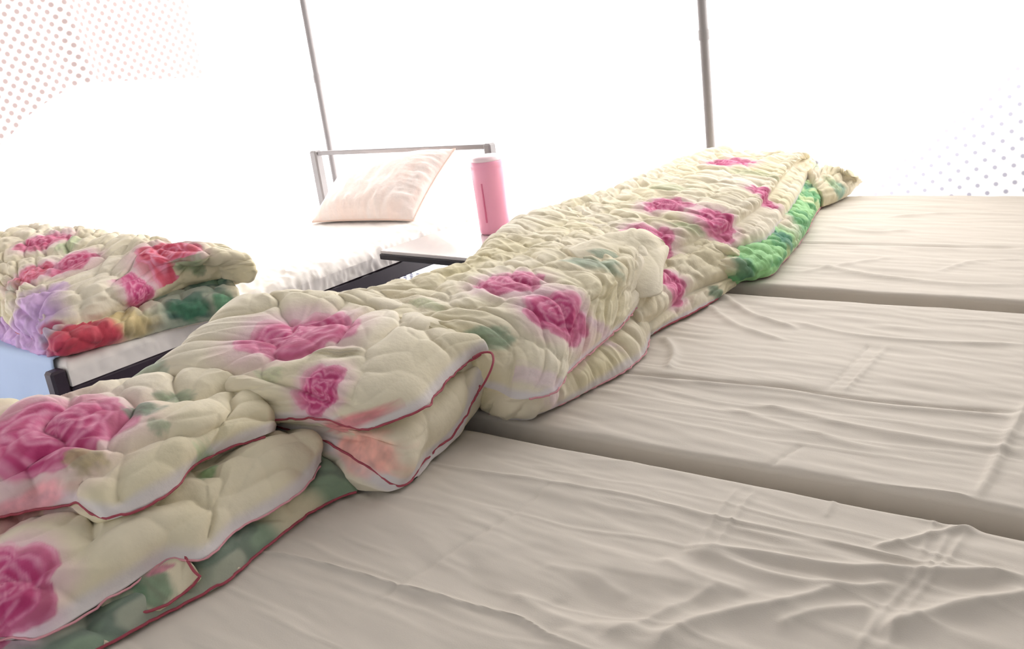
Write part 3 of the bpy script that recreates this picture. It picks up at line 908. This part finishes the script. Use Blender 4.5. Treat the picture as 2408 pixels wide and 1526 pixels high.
quilt_loft(q3, org, 'top_fold', [
    cv(hemF, True, 'up', None, 0.012),
    cv([(1570, 620, .105), (1640, 600, .105), (1700, 572, .105), (1762, 543, .108), (1808, 500, .11), (1850, 450, .11), (1882, 402, .115), (1912, 372, .115)]),
    cv([(1545, 600, .13), (1620, 575, .13), (1700, 548, .128), (1745, 518, .13), (1785, 489, .13), (1830, 432, .135), (1868, 388, .14), (1900, 362, .14)], True, None, None, 0.012),
    cv([(1510, 575, .165), (1580, 545, .165), (1660, 522, .165), (1725, 490, .165), (1775, 452, .168), (1820, 400, .17), (1855, 370, .17), (1885, 358, .165)]),
    cv([(1430, 550, .185), (1510, 512, .19), (1590, 482, .192), (1660, 450, .192), (1720, 420, .192), (1775, 385, .192), (1820, 364, .188), (1855, 356, .175)]),
    cv([(1330, 525, .19), (1420, 482, .2), (1520, 440, .202), (1600, 410, .202), (1670, 386, .2), (1730, 372, .197), (1775, 369, .19), (1820, 361, .175)]),
    cv([(1270, 508, .18), (1340, 480, .19), (1400, 461, .192), (1480, 430, .192), (1550, 402, .192), (1620, 374, .19), (1680, 360, .188), (1750, 366, .175)]),
], res=0.005, tuft=(0.15, 0.011), wrinkle=0.007, seed=71, hem_w=0.01, warm=0.7, aniso=0.5, cap=(0.03, 0.02), zmin=0.06,
    prints=[('rose', 1565, 467, 0.08, 0.3, 75), ('rose', 1682, 502, 0.075, 0.2, 76), ('rose', 1520, 540, 0.085, -0.2, 77), ('rose', 1815, 468, 0.055, 0.5, 78),
            ('rose', 1710, 368, 0.09, 2.0, 79), ('leaf', 1560, 430, .1, .05, .2, LGREEN, 71, .5), ('leaf', 1620, 520, .06, .03, .2, LGREEN, 72, .6),
            ('leaf', 1760, 390, .1, .05, .2, LGREEN, 73, .5)])
quilt_loft(q3, org, 'end_fold', [
    cv([(1935, 485, .012), (1960, 476, .012), (1985, 464, .012), (2003, 452, .012), (2012, 436, .02)], True, None, None, 0.012),
    cv([(1925, 450, .06), (1950, 440, .065), (1978, 428, .065), (1998, 422, .062), (2011, 418, .055)]),
    cv([(1918, 415, .10), (1940, 405, .105), (1962, 400, .105), (1985, 402, .1), (2002, 410, .09)], False),
    cv([(1905, 400, .11), (1925, 395, .115), (1945, 392, .115), (1965, 394, .11), (1985, 402, .1)]),
], res=0.005, tuft=(0.05, 0.010), wrinkle=0.007, seed=82, cap=(0.01, 0.03), back=0.03, zmin=0.008,
    prints=[('blot', 1985, 432, .05, .05, lin((110, 160, 138)), 81, .85), ('leaf', 1955, 415, .05, .03, .3, LGREEN, 83, .6)])

# ------------------------------------------------------------------ the single cot with its things
XC = -2.655                       # edge of the cot facing the joined beds
XCL = -3.86
YF, YH = 1.215, 3.36
cot = empty('cot', ((XC + XCL) / 2, (YF + YH) / 2, 0))
tag(cot, 'single cot with white sheet, dark steel frame and metal headboard beside the tent side wall', 'bed')
co = np.array(cot.location)
# mattress with its sheet: rounded profile all round, gathered wrinkles on the side
nx, ny = 150, 330
r = 0.03; tz = 0.075
def prof(a0, a1, n):
    ang = np.linspace(0, PI / 2, 7)
    c = [np.full(7, a0)]; z = [np.linspace(-tz, -r * 1.03, 7)]
    c.append(a0 + r - r * np.cos(ang)); z.append(-r + r * np.sin(ang))
    t = np.linspace(a0 + r, a1 - r, n)[1:-1]; c.append(t); z.append(0 * t)
    c.append((a1 - r + r * np.cos(ang))[::-1]); z.append((-r + r * np.sin(ang))[::-1])
    c.append(np.full(7, a1)); z.append(np.linspace(-tz, -r * 1.03, 7)[::-1])
    return np.concatenate(c), np.concatenate(z)
px_, pzx = prof(XCL, XC, nx); py_, pzy = prof(YF, YH - .06, ny)
X, Y = np.meshgrid(px_, py_, indexing='ij'); Z = np.minimum(pzx[:, None], pzy[None, :])
w = fbm(Y * 16 + X * 9, X * 5 + Z * 14, 91, 3); w = 1 - 2 * np.abs(w * 2 - 1)
side = sstep(0.35, 0.0, XC - X)
amp = 0.003 + 0.007 * side * sstep(1.7, 2.0, Y) + 0.002 * side
Z2 = Z + amp * w * (0.3 + 0.7 * sstep(-tz, 0, Z)); X2 = X + 0.8 * amp * w * sstep(-0.005, -0.03, Z) * (X > XC - .05)
V = np.stack([X2 - co[0], Y - co[1], Z2 + ZB], -1).reshape(-1, 3)
link('sheeted_mattress', mesh_np('sheeted_mattress', V, grid_faces(X.shape[0], X.shape[1])), M_cot_sheet, cot)
b = MB(); b.box((XC - .04 - co[0], YF - co[1], ZB - .14), (XC + .004 - co[0], YH - co[1], ZB - tz - .001), .006); b.build('side_rail', M_dark, cot)
b = MB(); b.box((XCL - .004 - co[0], YF - co[1], ZB - .14), (XCL + .04 - co[0], YH - co[1], ZB - tz - .001), .006); b.build('side_rail', M_dark, cot)
b = MB(); b.box((XCL + .041 - co[0], YF + .02 - co[1], ZB - .135), (XC - .041 - co[0], YH - .08 - co[1], ZB - tz - .002), .004); b.build('base_board', M_dark, cot)
for sx in (XC - .047, XCL):
    b = MB(); b.box((sx - co[0], YF - .050 - co[1], 0), (sx + .047 - co[0], YF - .003 - co[1], ZB - .016), .007); b.build('foot_post', M_dark, cot)
# sheet end hanging over the foot, coloured a paler blue than the mattress sheet's white
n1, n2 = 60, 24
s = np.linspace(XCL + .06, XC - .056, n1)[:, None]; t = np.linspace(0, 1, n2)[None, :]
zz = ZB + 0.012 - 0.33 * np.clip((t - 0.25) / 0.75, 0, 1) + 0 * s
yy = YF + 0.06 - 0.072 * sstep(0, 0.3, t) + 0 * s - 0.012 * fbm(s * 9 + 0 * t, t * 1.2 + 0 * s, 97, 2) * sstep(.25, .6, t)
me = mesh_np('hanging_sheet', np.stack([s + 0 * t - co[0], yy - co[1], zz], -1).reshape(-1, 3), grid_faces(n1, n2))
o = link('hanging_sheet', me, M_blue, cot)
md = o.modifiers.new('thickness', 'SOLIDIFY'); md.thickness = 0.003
# headboard: two posts and a thin top rail
hz = ZB + 0.285
for sx, wd in ((XCL - .03, .05), (XC - .055, .04)):
    b = MB(); b.box((sx - co[0], YH - .05 - co[1], 0), (sx + wd - co[0], YH - co[1], hz), .008); b.build('headboard_post', M_pole, cot)
b = MB(); b.box((XCL + .021 - co[0], YH - .037 - co[1], hz - .026), (XC - .021 - co[0], YH - .013 - co[1], hz - .004), .004); b.build('headboard_rail', M_pole, cot)

# pillow leaning on the headboard
pc = (at(735, 520, .0) + at(968, 516, .0)) / 2
pl = empty('pillow', (pc[0], pc[1], ZB))
tag(pl, 'plump white and peach pillow leaning on the cot headboard', 'pillow')
n1, n2 = 90, 70
u, v = np.meshgrid(np.linspace(-1, 1, n1), np.linspace(-1, 1, n2), indexing='ij')
BL, BR = at(735, 522, .012), at(972, 518, .012)
TL, TR = None, None
def on_y(px, py, Yv):
    rr = ROT @ np.array([px - 1204., py - 763., FPX]); tt = Yv / rr[1]
    return rr * tt + CAMPOS
TL, TR = on_y(808, 400, 3.27), on_y(1070, 350, 3.27)
a = (u + 1) / 2; b_ = (v + 1) / 2
# sides bow inwards as a stuffed case does
mid = (1 - a)[..., None] * (1 - b_)[..., None] * BL + a[..., None] * (1 - b_)[..., None] * BR + (1 - a)[..., None] * b_[..., None] * TL + a[..., None] * b_[..., None] * TR
cen = mid.mean((0, 1))
bow = 1 - 0.05 * ((1 - u**2) * v**4 + (1 - v**2) * u**4)
mid = cen + (mid - cen) * bow[..., None]
nv = np.cross(BR - BL, TL - BL); nv /= np.linalg.norm(nv)
if nv[1] > 0: nv = -nv
th = 0.085 * (np.clip(1 - u**4, 0, 1) ** 0.6) * (np.clip(1 - v**4, 0, 1) ** 0.6)
wr = (fbm(u * 7, v * 2.5, 103, 3) - .5) * 0.016 * np.clip(1.2 - np.abs(v + .4), 0, 1)
wr = wr + (fbm(u * 3, v * 8, 107, 3) - .5) * 0.022 * sstep(.45, .8, u)
f_ = mid + nv * (th + wr * sstep(0, .03, th))[..., None]; bk = mid - nv * (th * 0.75)[..., None]
bk[..., 2] = np.maximum(bk[..., 2], ZB + .008); f_[..., 2] = np.maximum(f_[..., 2], ZB + .008)
bk[..., 1] = np.minimum(bk[..., 1], YH - .052)
WHT = lin((244, 241, 238)); PEA = lin((250, 226, 214))
ca = np.empty((n1, n2, 3)); ca[:] = WHT
k = (0.6 + 0.5 * (fbm(u * 12, v * 2, 111, 2) - .5))[..., None]      # faint woven stripe
ca = ca * (1 - k) + PEA * k
F1 = grid_faces(n1, n2); F2 = grid_faces(n1, n2, flip=True) + n1 * n2
Vp = np.concatenate([f_.reshape(-1, 3), bk.reshape(-1, 3)]) - np.array(pl.location)
me = mesh_np('pillowcase', Vp, np.concatenate([F1, F2]), colors=np.concatenate([ca.reshape(-1, 3)] * 2))
link('pillowcase', me, M_pillow, pl)
bd = np.concatenate([mid[:, 0], mid[-1, 1:], mid[::-1, -1][1:], mid[0, ::-1][1:]])
b = MB(); b.tube(bd - np.array(pl.location), 0.004, 6); b.build('seam', mat_plain('pale_peach_seam', (240, 214, 200), .8), pl, True)

# quilt folded on the cot
org = at(300, 760, 0); org[2] = ZB
q0 = empty('folded_quilt', org)
tag(q0, 'folded quilt with purple, red and green flowers lying on the cot', 'quilt', 'folded rose quilts')
quilt_loft(q0, org, 'lower_fold', [
    cv([(-260, 760, .004), (-120, 782, .004), (0, 806, .004), (80, 834, .004), (150, 840, .003), (250, 816, .0), (400, 774, -.008), (500, 752, -.012), (552, 742, -.014)], True, None, None, 0.0),
    cv([(-260, 735, .045), (-120, 752, .045), (0, 772, .045), (75, 800, .045), (150, 815, .045), (250, 785, .045), (400, 735, .042), (500, 712, .04), (556, 705, .036)]),
    cv([(-260, 705, .075), (-120, 715, .075), (0, 730, .075, -.02), (75, 765, .075, -.03), (150, 785, .075, -.05), (250, 750, .075, -.05), (400, 695, .072, -.05), (500, 672, .07, -.05), (556, 668, .066, -.04)]),
    cv([(-260, 660, .08), (-120, 670, .08), (0, 690, .08), (90, 715, .08), (170, 720, .08), (250, 700, .08), (380, 660, .08), (470, 640, .08), (520, 640, .08)]),
], res=0.005, tuft=(0.09, 0.012), wrinkle=0.007, seed=202, cap=(0.02, 0.03), zmin=-.03, back=0.02, floor_fn=lambda g: ZB + 0.006 - 0.036 * sstep(XC - .012, XC + .012, g[..., 0]),
    under=[(0, 3, GPAL, 1.0)],
    prints=[('blot', 330, 775, .06, .10, lin((186, 166, 116)), 204, .9), ('blot', 450, 725, .05, .07, lin((60, 112, 84)), 206, .9), ('blot', 530, 715, .05, .05, lin((84, 140, 104)), 207, .9),
            ('blot', 60, 800, .14, .20, lin((192, 154, 200)), 205, 1.0), ('blot', 0, 790, .14, .20, lin((192, 154, 200)), 208, 1.0), ('blot', 130, 812, .10, .07, lin((172, 52, 98)), 203, 1.0),
            ('blot', 225, 795, .09, .12, lin((200, 66, 84)), 201, 1.0)])
creaseQ = [(-260, 690, .08), (-120, 712, .075), (0, 748, .06), (60, 790, .05), (130, 795, .055), (200, 768, .066), (300, 730, .07), (400, 690, .072), (500, 660, .072), (575, 655, .068)]
quilt_loft(q0, org, 'upper_fold', [
    cv(creaseQ, True, None, 'red', 0.008, span=(0.42, 1), pr=0.0025),
    cv([(-260, 650, .13), (-120, 670, .13), (0, 700, .12), (55, 740, .11), (140, 735, .12), (210, 715, .125), (300, 690, .125), (400, 655, .125), (510, 630, .12), (595, 640, .10)]),
    cv([(-260, 615, .18), (-120, 630, .18), (0, 645, .18), (90, 660, .175), (170, 650, .178), (240, 640, .18), (330, 628, .18), (430, 612, .178), (520, 600, .17), (580, 608, .145)]),
    cv([(-260, 592, .205), (-120, 597, .207), (0, 605, .21), (90, 605, .21), (180, 602, .21), (270, 602, .207), (350, 600, .205), (430, 592, .197), (500, 588, .187), (550, 592, .165)]),
    cv([(-260, 590, .2), (-120, 585, .2), (0, 572, .2), (70, 553, .2), (130, 553, .2), (190, 556, .2), (270, 564, .2), (350, 573, .198), (430, 582, .19), (500, 582, .175)]),
], res=0.0055, tuft=(0.12, 0.016), wrinkle=0.007, seed=212, cap=(0.02, 0.05), zmin=0.045, warm=0.6,
    prints=[('rose', 165, 610, .09, .4, 215, .2), ('rose', 60, 628, .08, 1.4, 216, .5), ('rose', 385, 583, .11, 2.4, 217, .6), ('rose', 100, 553, .10, .2, 218, .2),
            ('rose', 345, 688, .055, .9, 219), ('blot', 50, 730, .16, .16, lin((196, 160, 202)), 211, 1.0), ('blot', 60, 775, .10, .12, lin((192, 156, 202)), 221, 1.0), ('blot', 122, 785, .05, .05, lin((176, 56, 100)), 220, .9), ('leaf', 440, 620, .08, .05, .5, GREEN, 212, .7),
            ('leaf', 150, 560, .1, .05, .3, LGREEN, 213, .8), ('leaf', 20, 655, .06, .04, .3, GREEN, 214, .5), ('leaf', 480, 640, .03, .03, .3, DGREEN, 225, .6)])

# ------------------------------------------------------------------ table and flask
FL = at(890, 590, .02); FRa = at(1100, 608, .02)
d = FRa[:2] - FL[:2]; ang = math.atan2(d[1], d[0])
tb = empty('side_table', (FL[0], FL[1], 0), ang)
tag(tb, 'glossy pale side table with black edging between the cot and the joined beds', 'table')
TW, TD, TZ = 0.72, 0.62, ZB + 0.02
b = MB(); b.box((.004, .004, TZ - .012), (TW - .004, TD - .004, TZ), .002); b.build('table_top', M_table, tb)
b = MB(); b.box((0, 0, TZ - .034), (TW, TD, TZ - .0121), .003); b.build('edging', M_edge, tb)
for lx in (.36, TW - .06):
    for ly in (.03, TD - .08):
        b = MB(); b.box((lx, ly, 0), (lx + .045, ly + .045, TZ - .0345), .004); b.build('leg', M_leg, tb)
fl_p = at(1166, 545, .02)
fk = empty('thermos_flask', (fl_p[0], fl_p[1], TZ))
tag(fk, 'tall pink thermos flask with pale lid standing on the side table', 'flask')
b = MB(); b.lathe([(.052, 0), (.058, .003), (.060, .01), (.0605, .10), (.063, .20), (.0635, .247), (.062, .252), (.0635, .256), (.0635, .272), (.060, .278)]); b.build('body', M_pink, fk, True)
b = MB(); b.lathe([(.059, .2785), (.059, .283), (.055, .292), (.046, .298), (.02, .301)]); b.build('lid', M_lid, fk, True)
g = ROT.T; 
dirc = -fl_p[:2] / np.linalg.norm(fl_p[:2]); ga_ = math.atan2(dirc[1], dirc[0]) - .5
b = MB(); b.tube([(.0615 * math.cos(ga_), .0615 * math.sin(ga_), z) for z in (.05, .1, .15, .2)], .0035, 8); b.build('gauge_strip', M_gauge, fk, True)

# ------------------------------------------------------------------ tent poles
for (p0, yv, rad, lab) in (((785, 400), 3.52, .017, 'slim grey tent pole rising behind the cot headboard'),
                           ((1672, 355), 3.615, .019, 'slim grey tent pole rising behind the quilt with the green fold')):
    p = on_y(p0[0], p0[1], yv)
    po = empty('tent_pole', (p[0], yv, 0))
    tag(po, lab, 'pole')
    b = MB(); b.tube([(0, 0, z) for z in np.linspace(0.02, ZT - .06, 8)], rad, 14); b.build('shaft', M_pole, po, True)
    b = MB(); b.lathe([(rad + .012, 0), (rad + .012, .02), (rad + .002, .04)], seg=14); b.build('foot', M_pole, po, True)
    b = MB(); b.tube([(0, 0, ZB + .62), (0, 0, ZB + .66)], rad * 1.18, 14); b.build('joint_sleeve', M_pole, po, True)

# ------------------------------------------------------------------ lining draped along the upper side wall
n1, n2 = 360, 80
def on_x(px, py, Xv):
    rr = ROT @ np.array([px - 1204., py - 763., FPX]); tt = Xv / rr[0]
    return rr * tt + CAMPOS
XD = XL + .12
low = crspline([np.array([XD, YN + .05, ZB + .48])] + [on_x(px, py, XD) for px, py in ((-200, 430), (0, 345), (70, 270), (170, 205), (300, 190), (480, 182))], n1)
t = np.linspace(0, 1, n2)[None, :]
Yv = low[:, 1][:, None] + 0 * t
Zv = low[:, 2][:, None] * (1 - t) + (ZT - .02) * t
fold = on_x(130, 60, XD)[1]
dy = Yv - fold - 0.10 * (1 - t)
dx = 0.05 * np.exp(-(dy / .07) ** 2) + 0.03 * (fbm(Yv * 2.2, Zv * 1.2, 131, 3) - .5) + 0.018 * np.exp(-((dy + .2) / .1) ** 2)
me = mesh_np('wall_lining', np.stack([XD + dx, Yv, Zv], -1).reshape(-1, 3), grid_faces(n1, n2))
lo_ = struct(link('wall_lining', me, M_lining))
